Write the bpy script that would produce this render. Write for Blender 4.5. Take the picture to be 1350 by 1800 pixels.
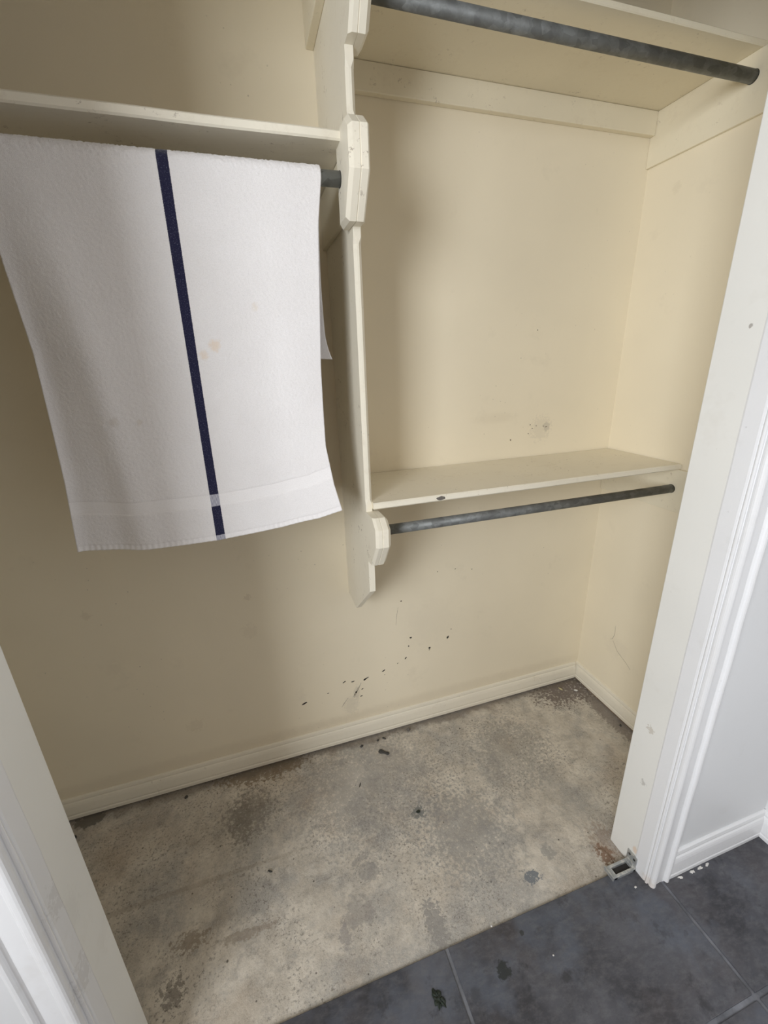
import bpy, bmesh, math, random
from mathutils import Vector, noise, Euler
random.seed(7)
scene = bpy.context.scene
COL = scene.collection
for o in list(bpy.data.objects):
    bpy.data.objects.remove(o)

# ------------------------------------------------------------------ camera
cd = bpy.data.cameras.new('camera')
cam = bpy.data.objects.new('camera', cd)
COL.objects.link(cam)
cd.sensor_fit = 'VERTICAL'
cd.sensor_height = 36.0
cd.sensor_width = 27.0
cd.lens = 746.128 * 36.0 / 1800.0
cd.clip_start = 0.02
cam.location = (-1.2866, -1.2714, 1.3804)
cam.rotation_euler = Euler((1.2352, 0.0304, -0.3081), 'XYZ')
scene.camera = cam

# ------------------------------------------------------------------ light
w = bpy.data.worlds.new('world')
scene.world = w
w.use_nodes = True
w.node_tree.nodes['Background'].inputs[0].default_value = (0.75, 0.85, 1.0, 1)
w.node_tree.nodes['Background'].inputs[1].default_value = 1.0

WIN = dict(x=-2.6, y0=-3.05, y1=-1.65, z0=0.95, z1=2.25)
ld = bpy.data.lights.new('window_daylight', 'AREA')
ld.shape = 'RECTANGLE'
ld.size = WIN['z1'] - WIN['z0'] - 0.06
ld.size_y = WIN['y1'] - WIN['y0'] - 0.06
ld.energy = 68.0
ld.color = (0.93, 0.965, 1.0)
lo = bpy.data.objects.new('window_daylight', ld)
lo.location = (WIN['x'] - 0.07, (WIN['y0'] + WIN['y1']) / 2, (WIN['z0'] + WIN['z1']) / 2)
lo.rotation_euler = (0, math.radians(-90), 0)
COL.objects.link(lo)

scene.view_settings.view_transform = 'Standard'
scene.view_settings.look = 'None'
scene.view_settings.gamma = 1.0
scene.view_settings.use_curve_mapping = False
scene.view_settings.exposure = 0.28
scene.cycles.max_bounces = 6
scene.cycles.diffuse_bounces = 5


# ------------------------------------------------------------------ material helpers
class NT:
    def __init__(self, name):
        self.m = bpy.data.materials.new(name)
        self.m.use_nodes = True
        self.t = self.m.node_tree
        self.b = self.t.nodes['Principled BSDF']
        self.co = self.t.nodes.new('ShaderNodeTexCoord')
        self.co_out = self.co.outputs['Object']

    def n(self, kind, **kw):
        nd = self.t.nodes.new(kind)
        for k, v in kw.items():
            setattr(nd, k, v)
        return nd

    def link(self, a, b):
        self.t.links.new(a, b)

    def noise(self, scale, detail=4, rough=0.55, vec=None, dist=0.0):
        key = (scale, detail, rough, str(vec), str(self.co_out), dist)
        if not hasattr(self, 'cache'):
            self.cache = {}
        if vec is None and key in self.cache:
            return self.cache[key]
        nd = self.n('ShaderNodeTexNoise')
        nd.inputs['Scale'].default_value = scale
        nd.inputs['Detail'].default_value = detail
        nd.inputs['Roughness'].default_value = rough
        nd.inputs['Distortion'].default_value = dist
        self.link(vec or self.co_out, nd.inputs['Vector'])
        self.cache[key] = nd.outputs['Fac']
        return nd.outputs['Fac']

    def ramp(self, fac, stops):
        nd = self.n('ShaderNodeValToRGB')
        e = nd.color_ramp.elements
        while len(e) < len(stops):
            e.new(0.5)
        for i, (p, c) in enumerate(stops):
            e[i].position = p
            e[i].color = (c, c, c, 1) if isinstance(c, (int, float)) else (*c, 1)
        self.link(fac, nd.inputs[0])
        return nd.outputs[0]

    def math(self, op, a, b=None, clamp=False):
        nd = self.n('ShaderNodeMath', operation=op, use_clamp=clamp)
        for i, v in enumerate((a, b)):
            if v is None:
                continue
            if isinstance(v, (int, float)):
                nd.inputs[i].default_value = v
            else:
                self.link(v, nd.inputs[i])
        return nd.outputs[0]

    def mix(self, fac, a, b, blend='MIX'):
        nd = self.n('ShaderNodeMix', data_type='RGBA', blend_type=blend)
        for idx, v in ((0, fac), (6, a), (7, b)):
            if isinstance(v, (int, float)):
                nd.inputs[idx].default_value = v
            elif isinstance(v, tuple):
                nd.inputs[idx].default_value = (*v, 1)
            else:
                self.link(v, nd.inputs[idx])
        return nd.outputs[2]

    def mapping(self, scale=(1, 1, 1), rot=(0, 0, 0), loc=(0, 0, 0), vec=None):
        nd = self.n('ShaderNodeMapping')
        nd.inputs['Scale'].default_value = scale
        nd.inputs['Rotation'].default_value = rot
        nd.inputs['Location'].default_value = loc
        self.link(vec or self.co_out, nd.inputs['Vector'])
        return nd.outputs[0]

    def sep(self, vec=None):
        nd = self.n('ShaderNodeSeparateXYZ')
        self.link(vec or self.co_out, nd.inputs[0])
        return nd.outputs

    def blob(self, c, r, soft=0.5, wob=0.5, nscale=30.0, squash=(1, 1, 1), rot=(0, 0, 0)):
        """mask of an irregular stain: 1 inside, 0 outside"""
        sub = self.n('ShaderNodeVectorMath', operation='SUBTRACT')
        self.link(self.co_out, sub.inputs[0])
        sub.inputs[1].default_value = c
        v = self.mapping(scale=squash, rot=rot, vec=sub.outputs[0])
        ln = self.n('ShaderNodeVectorMath', operation='LENGTH')
        self.link(v, ln.inputs[0])
        nz = self.noise(38 if nscale < 55 else 95, 4, 0.7)
        d = self.math('DIVIDE', ln.outputs['Value'], r)
        mr = self.n('ShaderNodeMapRange', interpolation_type='SMOOTHSTEP')
        self.link(d, mr.inputs['Value'])
        mr.inputs['From Min'].default_value = 1.35
        mr.inputs['From Max'].default_value = 0.1
        # radial falloff eaten away by noise
        e = self.math('ADD', mr.outputs[0], self.math('MULTIPLY', self.math('SUBTRACT', nz, 0.5), 2.2 * wob))
        m2 = self.n('ShaderNodeMapRange', interpolation_type='SMOOTHSTEP')
        self.link(e, m2.inputs['Value'])
        m2.inputs['From Min'].default_value = 0.55 - 0.45 * soft
        m2.inputs['From Max'].default_value = 0.62 + 0.45 * soft
        return self.math('MULTIPLY', m2.outputs[0], self.math('MULTIPLY', mr.outputs[0], 4.0, clamp=True))

    def bump(self, h, strength=0.2, dist=0.001, prev=None):
        nd = self.n('ShaderNodeBump')
        nd.inputs['Strength'].default_value = strength
        nd.inputs['Distance'].default_value = dist
        self.link(h, nd.inputs['Height'])
        if prev:
            self.link(prev, nd.inputs['Normal'])
        return nd.outputs[0]

    def done(self, color=None, rough=None, normal=None, metal=None, spec=None):
        for key, v in (('Base Color', color), ('Roughness', rough), ('Normal', normal),
                       ('Metallic', metal), ('Specular IOR Level', spec)):
            if v is None:
                continue
            if isinstance(v, (int, float)):
                self.b.inputs[key].default_value = v
            elif isinstance(v, tuple):
                self.b.inputs[key].default_value = (*v, 1)
            else:
                self.link(v, self.b.inputs[key])
        return self.m


def paint(name, base, rough=0.5, stains=(), speck=0.0, streak=None, var=0.035, bump=0.12):
    t = NT(name)
    big = t.noise(2.3, 3, 0.5)
    c = t.mix(t.ramp(big, [(0.3, 0.0), (0.7, 1.0)]), tuple(b * (1 - var) for b in base),
              tuple(min(1, b * (1 + var)) for b in base))
    # faint grubby marks
    sm = t.ramp(t.noise(7, 4, 0.72), [(0.60, 0.0), (0.78, 1.0)])
    c = t.mix(t.math('MULTIPLY', sm, 0.14), c, (0.42, 0.36, 0.27))
    for s in stains:
        m = t.blob(*s['geo'], **s.get('kw', {}))
        c = t.mix(t.math('MULTIPLY', m, s['a'] * 0.6), c, s['c'])
    if speck:
        v1 = t.n('ShaderNodeTexVoronoi')
        v1.inputs['Scale'].default_value = 38
        v1.inputs['Randomness'].default_value = 1.0
        t.link(t.co_out, v1.inputs['Vector'])
        d = t.math('ADD', v1.outputs['Distance'], t.math('MULTIPLY', t.noise(160, 2), 0.10))
        dots = t.ramp(d, [(0.095, 1.0), (0.13, 0.0)])
        zone = t.ramp(t.noise(3.1, 3, 0.6), [(0.50, 0.0), (0.66, 1.0)])
        c = t.mix(t.math('MULTIPLY', t.math('MULTIPLY', dots, zone), speck), c, (0.12, 0.10, 0.08))
    nb = t.bump(t.noise(120, 2, 0.6), bump * 1.4, 0.0009)
    r = t.ramp(big, [(0.3, rough - 0.06), (0.7, rough + 0.08)])
    return t.done(c, r, nb, spec=0.35)


def wood_paint(name, base, wear=0.5, dark=(0.30, 0.235, 0.17)):
    """thick cream paint on boards, with worn chips"""
    t = NT(name)
    big = t.noise(6, 3, 0.5)
    c = t.mix(t.ramp(big, [(0.3, 0.0), (0.7, 1.0)]), tuple(b * 0.95 for b in base), base)
    ch = t.ramp(t.noise(75, 5, 0.74), [(0.60, 0.0), (0.645, 1.0)])
    zone = t.ramp(t.noise(13, 3, 0.6), [(0.53, 0.0), (0.64, 1.0)])
    c = t.mix(t.math('MULTIPLY', t.math('MULTIPLY', ch, zone), wear), c, dark)
    g = t.ramp(t.noise(24, 5, 0.7), [(0.56, 0.0), (0.74, 1.0)])
    c = t.mix(t.math('MULTIPLY', g, 0.22 * min(1, wear + .3)), c, (0.52, 0.42, 0.30))
    nb = t.bump(t.noise(130, 2, 0.5, vec=t.mapping((1, 1, .25))), 0.18, 0.0008)
    return t.done(c, 0.42, nb, spec=0.4)


WALLC = (0.845, 0.758, 0.585)
brown = (0.34, 0.25, 0.15)
grey = (0.30, 0.27, 0.24)
M = {}
M['closet_wall'] = paint('cream_wall_paint', WALLC, 0.46, speck=0.45, stains=[
    dict(geo=((-0.496, 0, 1.197), 0.10, 1.0, 0.25), kw=dict(squash=(1, 1, 4.2), rot=(0, 0.30, 0)), a=0.16, c=brown),
    dict(geo=((-0.288, 0, 1.154), 0.022, 0.3, 0.9, 90), a=0.45, c=grey),
    dict(geo=((-0.31, 0, 1.15), 0.06, 0.3, 1.3, 110), a=0.22, c=grey),
    dict(geo=((-1.805, 0, 0.722), 0.020, 0.3, 1.2, 60), a=0.22, c=brown),
    dict(geo=((-1.587, 0, 0.243), 0.035, 0.2, 1.6, 60), a=0.16, c=brown),
    dict(geo=((-1.369, 0, 0.565), 0.035, 0.2, 1.6, 60), a=0.14, c=brown),
    dict(geo=((-1.361, 0, 0.691), 0.014, 0.2, 1.3, 90), a=0.3, c=brown),
    dict(geo=((-1.026, 0, 0.209), 0.045, 0.5, 0.8, 90), kw=dict(squash=(2.6, 1, 1), rot=(0, -0.5, 0)), a=0.35, c=grey),
    dict(geo=((-1.05, 0, 0.16), 0.06, 0.6, 1.0, 90), kw=dict(squash=(1.5, 1, 1), rot=(0, -0.5, 0)), a=0.25, c=grey),
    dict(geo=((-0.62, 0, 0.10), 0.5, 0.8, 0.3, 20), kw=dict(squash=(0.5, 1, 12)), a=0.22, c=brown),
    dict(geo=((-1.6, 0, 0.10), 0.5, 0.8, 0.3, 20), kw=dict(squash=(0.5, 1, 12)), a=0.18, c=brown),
    dict(geo=((-0.72, 0, 0.46), 0.14, 1.0, 0.6, 20), a=0.10, c=grey),
])
M['closet_side'] = paint('cream_side_wall_paint', WALLC, 0.46, speck=0.15, stains=[
    dict(geo=((0, -0.18, 0.28), 0.07, 0.6, 0.8, 40), a=0.10, c=grey),
    dict(geo=((0, -0.115, 1.843), 0.02, 0.5, 0.8, 60), a=0.15, c=brown),
])
M['board'] = wood_paint('cream_board_paint', (0.84, 0.765, 0.595), 0.45)
M['edge'] = wood_paint('worn_cream_board_paint', (0.86, 0.80, 0.665), 0.85)
M['trim_in'] = wood_paint('cream_baseboard_paint', (0.83, 0.77, 0.64), 0.35)
M['jamb'] = paint('off_white_jamb_paint', (0.81, 0.80, 0.76), 0.38, speck=0.10, stains=[
    dict(geo=((-0.399, -0.661, 0.468), 0.014, 0.15, 1.7, 120), a=0.6, c=brown),
    dict(geo=((-0.399, -0.673, 0.296), 0.011, 0.15, 1.9, 150), a=0.7, c=grey),
    dict(geo=((-0.399, -0.677, 1.425), 0.006, 0.1, 0.9, 200), a=1.2, c=grey),
    dict(geo=((-0.399, -0.694, 0.060), 0.013, 0.5, 0.5, 120), kw=dict(squash=(1, 1.3, .7)), a=0.8, c=(0.72, 0.47, 0.28)),
    dict(geo=((-1.664, -0.70, 0.55), 0.05, 0.5, 1.0, 60), a=0.12, c=grey),
])
M['casing'] = paint('white_casing_paint', (0.80, 0.80, 0.81), 0.33, speck=0.25, bump=0.2, stains=[
    dict(geo=((-0.399, -0.745, 0.01), 0.03, 0.6, 0.8, 100), a=0.5, c=(0.6, 0.45, 0.32)),
    dict(geo=((-1.664, -0.70, 0.62), 0.045, 0.1, 1.9, 120), a=0.3, c=grey),
    dict(geo=((-1.664, -0.72, 0.45), 0.04, 0.1, 1.9, 120), a=0.3, c=grey),
])
M['room_wall'] = paint('white_room_wall_paint', (0.74, 0.745, 0.755), 0.5, speck=0.05, var=0.02)
M['room_dim'] = paint('unseen_wall_fill_tan', (0.36, 0.255, 0.155), 0.6, var=0.02)  # unseen left and rear walls, tan picked to warm the bounced fill
M['ceiling'] = paint('ceiling_paint', (0.50, 0.45, 0.38), 0.7, var=0.02)


def mat_concrete():
    t = NT('bare_concrete')
    c = t.mix(t.ramp(t.noise(8, 6, 0.74), [(0.36, 0.0), (0.64, 1.0)]), (0.39, 0.35, 0.297), (0.70, 0.645, 0.56))
    # cool grey trowelled patches
    g = t.ramp(t.noise(3.4, 6, 0.74, dist=0.3), [(0.47, 0.0), (0.60, 1.0)])
    c = t.mix(t.math('MULTIPLY', g, 0.70), c, (0.315, 0.31, 0.30))
    g2 = t.ramp(t.noise(16, 7, 0.7, dist=0.3, vec=t.mapping(loc=(3, 1, 0))), [(0.53, 0.0), (0.66, 1.0)])
    c = t.mix(t.math('MULTIPLY', g2, 0.60), c, (0.24, 0.23, 0.22))
    # pale mortar smears
    p = t.ramp(t.noise(20, 6, 0.7, vec=t.mapping(loc=(7, 2, 0))), [(0.54, 0.0), (0.66, 1.0)])
    c = t.mix(t.math('MULTIPLY', p, 0.55), c, (0.66, 0.62, 0.55))
    # brown damp stains
    bz = t.ramp(t.noise(4.2, 5, 0.6, vec=t.mapping(loc=(1.3, 6, 0))), [(0.54, 0.0), (0.72, 1.0)])
    c = t.mix(t.math('MULTIPLY', bz, 0.45), c, (0.36, 0.26, 0.17))
    # pits, clustered
    zone = t.ramp(t.noise(3.0, 4, 0.6, vec=t.mapping(loc=(0.2, 0.4, 0))), [(0.42, 0.0), (0.56, 1.0)])
    pit = t.ramp(t.noise(125, 5, 0.72), [(0.545, 0.0), (0.60, 1.0)])
    pits = t.math('MULTIPLY', pit, zone)
    c = t.mix(t.math('MULTIPLY', pits, 0.72), c, (0.13, 0.115, 0.10))
    fine = t.ramp(t.noise(330, 4, 0.7), [(0.42, 0.0), (0.60, 1.0)])
    c = t.mix(t.math('MULTIPLY', fine, 0.30), c, (0.70, 0.64, 0.55))
    lightflk = t.ramp(t.noise(95, 4, 0.7, vec=t.mapping(loc=(4, 9, 0))), [(0.655, 0.0), (0.70, 1.0)])
    c = t.mix(t.math('MULTIPLY', lightflk, 0.5), c, (0.78, 0.73, 0.65))
    # black specks
    v1 = t.n('ShaderNodeTexVoronoi')
    v1.inputs['Scale'].default_value = 26
    t.link(t.co_out, v1.inputs['Vector'])
    d = t.math('ADD', v1.outputs['Distance'], t.math('MULTIPLY', t.noise(90, 3), 0.16))
    dots = t.ramp(d, [(0.125, 1.0), (0.15, 0.0)])
    c = t.mix(t.math('MULTIPLY', dots, 0.75), c, (0.07, 0.06, 0.05))
    # own-shaped marks
    dk = (0.10, 0.085, 0.07)
    marks = [
        ((-1.473, -0.20, 0), 0.07, 0.8, 0.7, 50, (1.6, 0.6, 1), (0, 0, 0.2), 0.36, (0.17, 0.15, 0.12)),
        ((-1.45, -0.17, 0), 0.10, 0.8, 1.0, 60, (1, 1, 1), (0, 0, 0), 0.45, (0.20, 0.18, 0.16)),
        ((-1.05, -0.20, 0), 0.24, 0.8, 1.1, 45, (0.8, 1, 1), (0, 0, 0), 0.38, (0.26, 0.25, 0.24)),
        ((-0.92, -0.35, 0), 0.030, 0.5, 0.7, 70, (1, 1, 1), (0, 0, 0), 0.7, (0.16, 0.17, 0.16)),
        ((-0.683, -0.625, 0), 0.026, 0.3, 0.8, 60, (0.8, 1.2, 1), (0, 0, 0), 0.85, (0.20, 0.215, 0.23)),
        ((-0.60, -0.585, 0), 0.028, 0.5, 0.7, 60, (1, 1, 1), (0, 0, 0), 0.6, (0.30, 0.29, 0.27)),
        ((-0.986, -0.640, 0), 0.060, 0.25, 0.6, 45, (1.7, 0.8, 1), (0, 0, 0.3), 0.7, (0.30, 0.285, 0.265)),
        ((-1.17, -0.55, 0), 0.05, 0.3, 0.7, 45, (1, 1, 1), (0, 0, 0), 0.45, (0.30, 0.28, 0.26)),
        ((-1.22, -0.59, 0), 0.03, 0.3, 0.7, 45, (1, 1, 1), (0, 0, 0), 0.5, (0.28, 0.26, 0.25)),
        ((-1.12, -0.46, 0), 0.05, 0.3, 0.8, 45, (1, 1, 1), (0, 0, 0), 0.45, (0.27, 0.26, 0.25)),
        ((-0.80, -0.45, 0), 0.17, 0.9, 1.0, 30, (1, 1, 1), (0, 0, 0), 0.5, (0.28, 0.275, 0.265)),
        ((-0.50, -0.25, 0), 0.18, 0.8, 1.1, 40, (1, 1, 1), (0, 0, 0), 0.45, (0.29, 0.28, 0.26)),
        ((-0.444, -0.645, 0), 0.030, 0.4, 0.6, 70, (1, 0.8, 1), (0, 0, 0), 0.8, (0.22, 0.13, 0.085)),
        ((-0.42, -0.63, 0), 0.06, 0.7, 0.7, 50, (1, 0.7, 1), (0, 0, 0), 0.4, (0.28, 0.20, 0.15)),
        ((-1.63, -0.56, 0), 0.035, 0.4, 1.0, 60, (1, 1, 1), (0, 0, 0), 0.5, dk),
        ((-1.60, -0.47, 0), 0.045, 0.5, 1.0, 60, (0.8, 1.6, 1), (0, 0, 0.4), 0.5, (0.22, 0.17, 0.12)),
        ((-1.73, -0.34, 0), 0.36, 0.8, 0.35, 60, (0.6, 34, 1), (0, 0, -0.10), 0.26, (0.24, 0.19, 0.14)),
        ((-1.46, -0.50, 0), 0.07, 0.8, 0.6, 60, (0.7, 4, 1), (0, 0, 0.5), 0.45, (0.24, 0.19, 0.14)),
        ((-1.95, -0.02, 0), 0.05, 0.1, 0.4, 40, (0.8, 1.3, 1), (0, 0, 0), 0.75, (0.15, 0.14, 0.125)),
        ((-1.40, -0.02, 0), 0.10, 0.25, 0.7, 30, (0.5, 1.6, 1), (0, 0, 0), 0.65, (0.22, 0.16, 0.10)),
        ((-1.30, -0.03, 0), 0.05, 0.25, 0.5, 40, (0.8, 1.2, 1), (0, 0, 0), 0.55, (0.24, 0.19, 0.13)),
        ((-0.10, -0.05, 0), 0.13, 0.6, 0.9, 35, (0.7, 1.2, 1), (0, 0, 0), 0.75, (0.16, 0.13, 0.115)),
        ((-0.03, -0.22, 0), 0.25, 0.6, 0.5, 35, (5, 0.8, 1), (0, 0, 0), 0.6, (0.18, 0.15, 0.13)),
    ]
    for ce, r, so, wo, ns, sq, ro, a, col in marks:
        c = t.mix(t.math('MULTIPLY', t.blob(ce, r * 1.1, so * 0.55, min(wo * 1.9, 1.8), 95 if r > 0.055 else ns, sq, ro), min(1, a * 1.15)), c, col)
    # old grime line along the back edge where the carpet strip was
    xyz = t.sep()
    e = t.math('ADD', xyz['Y'], t.math('MULTIPLY', t.math('SUBTRACT', t.noise(18, 5, 0.65), 0.5), 0.075))
    mr = t.n('ShaderNodeMapRange', interpolation_type='SMOOTHSTEP')
    t.link(e, mr.inputs['Value'])
    mr.inputs['From Min'].default_value = -0.050
    mr.inputs['From Max'].default_value = -0.022
    c = t.mix(t.math('MULTIPLY', mr.outputs[0], 0.62), c, (0.17, 0.14, 0.11))
    nb = t.bump(t.noise(95, 4, 0.7), 0.75, 0.0028)
    return t.done(c, 0.85, nb, spec=0.25)


M['concrete'] = mat_concrete()


def mat_tile():
    t = NT('dark_slate_tile')
    c = t.mix(t.ramp(t.noise(5, 6, 0.62, dist=0.4), [(0.38, 0.0), (0.62, 1.0)]), (0.042, 0.041, 0.048), (0.105, 0.106, 0.122))
    warm = t.ramp(t.noise(4, 5, 0.6, vec=t.mapping(loc=(5, 2, 1))), [(0.52, 0.0), (0.7, 1.0)])
    c = t.mix(t.math('MULTIPLY', warm, 0.6), c, (0.095, 0.082, 0.082))
    blue = t.ramp(t.noise(6, 5, 0.6, vec=t.mapping(loc=(2, 8, 1))), [(0.50, 0.0), (0.64, 1.0)])
    c = t.mix(t.math('MULTIPLY', blue, 0.6), c, (0.115, 0.13, 0.165))
    dust = t.ramp(t.noise(34, 6, 0.72, vec=t.mapping((1, 2.2, 1), (0, 0, 0.6))), [(0.46, 0.0), (0.70, 1.0)])
    c = t.mix(t.math('MULTIPLY', dust, 0.42), c, (0.17, 0.168, 0.175))
    dark = t.ramp(t.noise(16, 5, 0.7, vec=t.mapping(loc=(1, 4, 6))), [(0.56, 0.0), (0.68, 1.0)])
    c = t.mix(t.math('MULTIPLY', dark, 0.6), c, (0.026, 0.026, 0.030))
    for ce, r, so, wo, ns, a, col in [
        ((-0.872, -0.775, 0), 0.026, 0.3, 1.0, 60, 0.85, (0.022, 0.026, 0.024)),
        ((-0.955, -0.79, 0), 0.018, 0.6, 0.6, 60, 0.6, (0.05, 0.052, 0.06)),
        ((-0.739, -0.831, 0), 0.014, 0.3, 0.6, 60, 0.7, (0.04, 0.04, 0.045)),
        ((-0.789, -0.728, 0), 0.009, 0.3, 0.5, 60, 0.8, (0.03, 0.033, 0.032)),
    ]:
        c = t.mix(t.math('MULTIPLY', t.blob(ce, r, so, wo, ns), a), c, col)
    nb = t.bump(t.noise(30, 5, 0.68), 0.35, 0.003)
    r = 0.52
    return t.done(c, r, nb, spec=0.45)


M['tile'] = mat_tile()


def simple(name, col, rough=0.7, var=0.15, scale=40, metal=0.0, bump=0.3, spec=0.4):
    t = NT(name)
    c = t.mix(t.ramp(t.noise(scale, 5, 0.65), [(0.35, 0.0), (0.65, 1.0)]), tuple(k * (1 - var) for k in col), tuple(min(1, k * (1 + var)) for k in col))
    nb = t.bump(t.noise(scale * 5, 4, 0.6), bump, 0.001)
    return t.done(c, rough, nb, metal, spec)


M['grout'] = simple('grey_grout', (0.175, 0.18, 0.20), 0.9, 0.35, 14)
M['black_chip'] = simple('black_under_paint', (0.025, 0.020, 0.016), 0.8, 0.4, 300)
M['old_chip'] = simple('old_brown_chip', (0.20, 0.16, 0.12), 0.8, 0.3, 200)
M['bark'] = simple('dark_debris', (0.060, 0.058, 0.052), 0.8, 0.35, 260, bump=0.6)
M['leaf'] = simple('dark_green_scrap', (0.020, 0.028, 0.020), 0.55, 0.5, 200, bump=0.8)
M['pebble'] = simple('grey_pebble', (0.15, 0.135, 0.12), 0.85, 0.3, 260)
M['crumb'] = simple('white_caulk', (0.74, 0.72, 0.69), 0.8, 0.06, 200)
M['straw'] = simple('straw_scrap', (0.50, 0.44, 0.26), 0.8, 0.2, 200)
M['hole'] = simple('dark_recess', (0.03, 0.027, 0.024), 0.9)
M['tack_strip'] = simple('bare_brown_wood', (0.20, 0.135, 0.085), 0.85, 0.35, 60)
M['shadow_gap'] = simple('baseboard_gap_shade', (0.10, 0.08, 0.06), 0.9, 0.3, 60)  # near-black colour for the shade in the baseboard gap
M['frame_white'] = simple('window_frame_white', (0.80, 0.80, 0.79), 0.4, 0.03, 20)


def mat_pipe():
    t = NT('galvanised_steel_pipe')
    v = t.n('ShaderNodeTexVoronoi')
    v.inputs['Scale'].default_value = 70
    t.link(t.mapping((0.7, 1, 1)), v.inputs['Vector'])
    sp = t.ramp(v.outputs['Color'], [(0.2, 0.0), (0.8, 1.0)])
    c = t.mix(sp, (0.15, 0.155, 0.15), (0.235, 0.245, 0.24))
    c = t.mix(t.math('MULTIPLY', t.ramp(t.noise(22, 5, 0.7), [(0.42, 0.0), (0.62, 1.0)]), 0.55), c, (0.10, 0.10, 0.098))
    sc = t.ramp(t.noise(60, 5, 0.72), [(0.66, 0.0), (0.71, 1.0)])
    c = t.mix(t.math('MULTIPLY', sc, 0.5), c, (0.36, 0.355, 0.33))
    nb = t.bump(t.noise(180, 4, 0.6), 0.25, 0.0006)
    return t.done(c, t.ramp(t.noise(30, 4), [(0.3, 0.48), (0.7, 0.66)]), nb, 0.35, 0.4)


M['pipe'] = mat_pipe()


def mat_zinc():
    t = NT('zinc_bracket')
    c = t.mix(t.ramp(t.noise(90, 5, 0.7), [(0.45, 0.0), (0.62, 1.0)]), (0.42, 0.44, 0.45), (0.66, 0.655, 0.62))
    return t.done(c, 0.42, t.bump(t.noise(300, 3), 0.3, 0.0006), 0.6, 0.5)


M['zinc'] = mat_zinc()


# ------------------------------------------------------------------ mesh helpers
def obj(name, bm, mat, parent=None, smooth=False, kind=None, label=None, cat=None, group=None):
    me = bpy.data.meshes.new(name)
    bmesh.ops.recalc_face_normals(bm, faces=bm.faces)
    bm.to_mesh(me)
    bm.free()
    me.materials.append(mat)
    if smooth:
        for p in me.polygons:
            p.use_smooth = True
    o = bpy.data.objects.new(name, me)
    COL.objects.link(o)
    if parent:
        o.parent = parent
        o.matrix_parent_inverse = parent.matrix_world.inverted()
    tag(o, label, cat, group, kind)
    return o


def tag(o, label=None, cat=None, group=None, kind=None):
    for k, v in (('label', label), ('category', cat), ('group', group), ('kind', kind)):
        if v:
            o[k] = v


def empty(name, loc, label, cat, group=None):
    o = bpy.data.objects.new(name, None)
    o.empty_display_size = 0.05
    o.location = loc
    COL.objects.link(o)
    bpy.context.view_layer.update()
    tag(o, label, cat, group)
    return o


def box(bm, x0, x1, y0, y1, z0, z1, bev=0.0, seg=2):
    vs = [bm.verts.new((x, y, z)) for x in (x0, x1) for y in (y0, y1) for z in (z0, z1)]
    fs = [(0, 1, 3, 2), (4, 6, 7, 5), (0, 4, 5, 1), (2, 3, 7, 6), (0, 2, 6, 4), (1, 5, 7, 3)]
    faces = [bm.faces.new([vs[i] for i in f]) for f in fs]
    if bev:
        es = list({e for f in faces for e in f.edges})
        bmesh.ops.bevel(bm, geom=es, offset=bev, segments=seg, profile=0.5, affect='EDGES')
    return vs


def boxobj(name, ext, mat, parent=None, bev=0.0, **kw):
    bm = bmesh.new()
    box(bm, *ext, bev=bev)
    return obj(name, bm, mat, parent, **kw)


def loft(sections, caps=True):
    """sections: list of lists of 3D points (same count)"""
    bm = bmesh.new()
    rings = [[bm.verts.new(p) for p in s] for s in sections]
    n = len(rings[0])
    for a, b in zip(rings, rings[1:]):
        for i in range(n):
            j = (i + 1) % n
            try:
                bm.faces.new((a[i], a[j], b[j], b[i]))
            except ValueError:
                pass
    if caps:
        bm.faces.new(rings[0][::-1])
        bm.faces.new(rings[-1])
    bmesh.ops.remove_doubles(bm, verts=bm.verts, dist=1e-6)
    bmesh.ops.dissolve_degenerate(bm, edges=bm.edges, dist=1e-6)
    return bm


def prism(poly, axis, a0, a1):
    """extrude a 2D polygon along axis; poly is given in the two other axes, in order"""
    def pt(p, a):
        return {'x': (a, p[0], p[1]), 'y': (p[0], a, p[1]), 'z': (p[0], p[1], a)}[axis]
    return loft([[pt(p, a0) for p in poly], [pt(p, a1) for p in poly]])


# ------------------------------------------------------------------ the setting
XL, XR = -2.10, 0.0            # closet side walls
JR, JL = -0.399, -1.664        # jamb faces
YB, YF = -0.620, -0.742        # rear and room face of the front wall
RX0, RX1, RY0, CZ = -2.6, 0.035, -4.6, 2.45


def struct(name, ext, mat, label, bev=0.0):
    return boxobj(name, ext, mat, bev=bev, kind='structure', label=label)


# concrete, lightly uneven
bm = bmesh.new()
nx, ny = 120, 50
x0, x1, y0, y1 = XL - 0.05, XR + 0.05, -0.6935, 0.05
g = [[bm.verts.new((x0 + (x1 - x0) * i / nx, y0 + (y1 - y0) * j / ny,
                    -0.0085 + 0.0016 * noise.noise(Vector((i * .09, j * .09, 3))) + 0.0007 * noise.noise(Vector((i * .5, j * .5, 9)))))
      for j in range(ny + 1)] for i in range(nx + 1)]
for i in range(nx):
    for j in range(ny):
        bm.faces.new((g[i][j], g[i + 1][j], g[i + 1][j + 1], g[i][j + 1]))
concrete = obj('floor_concrete', bm, M['concrete'], smooth=True, kind='structure', label='bare stained concrete closet floor')

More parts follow.
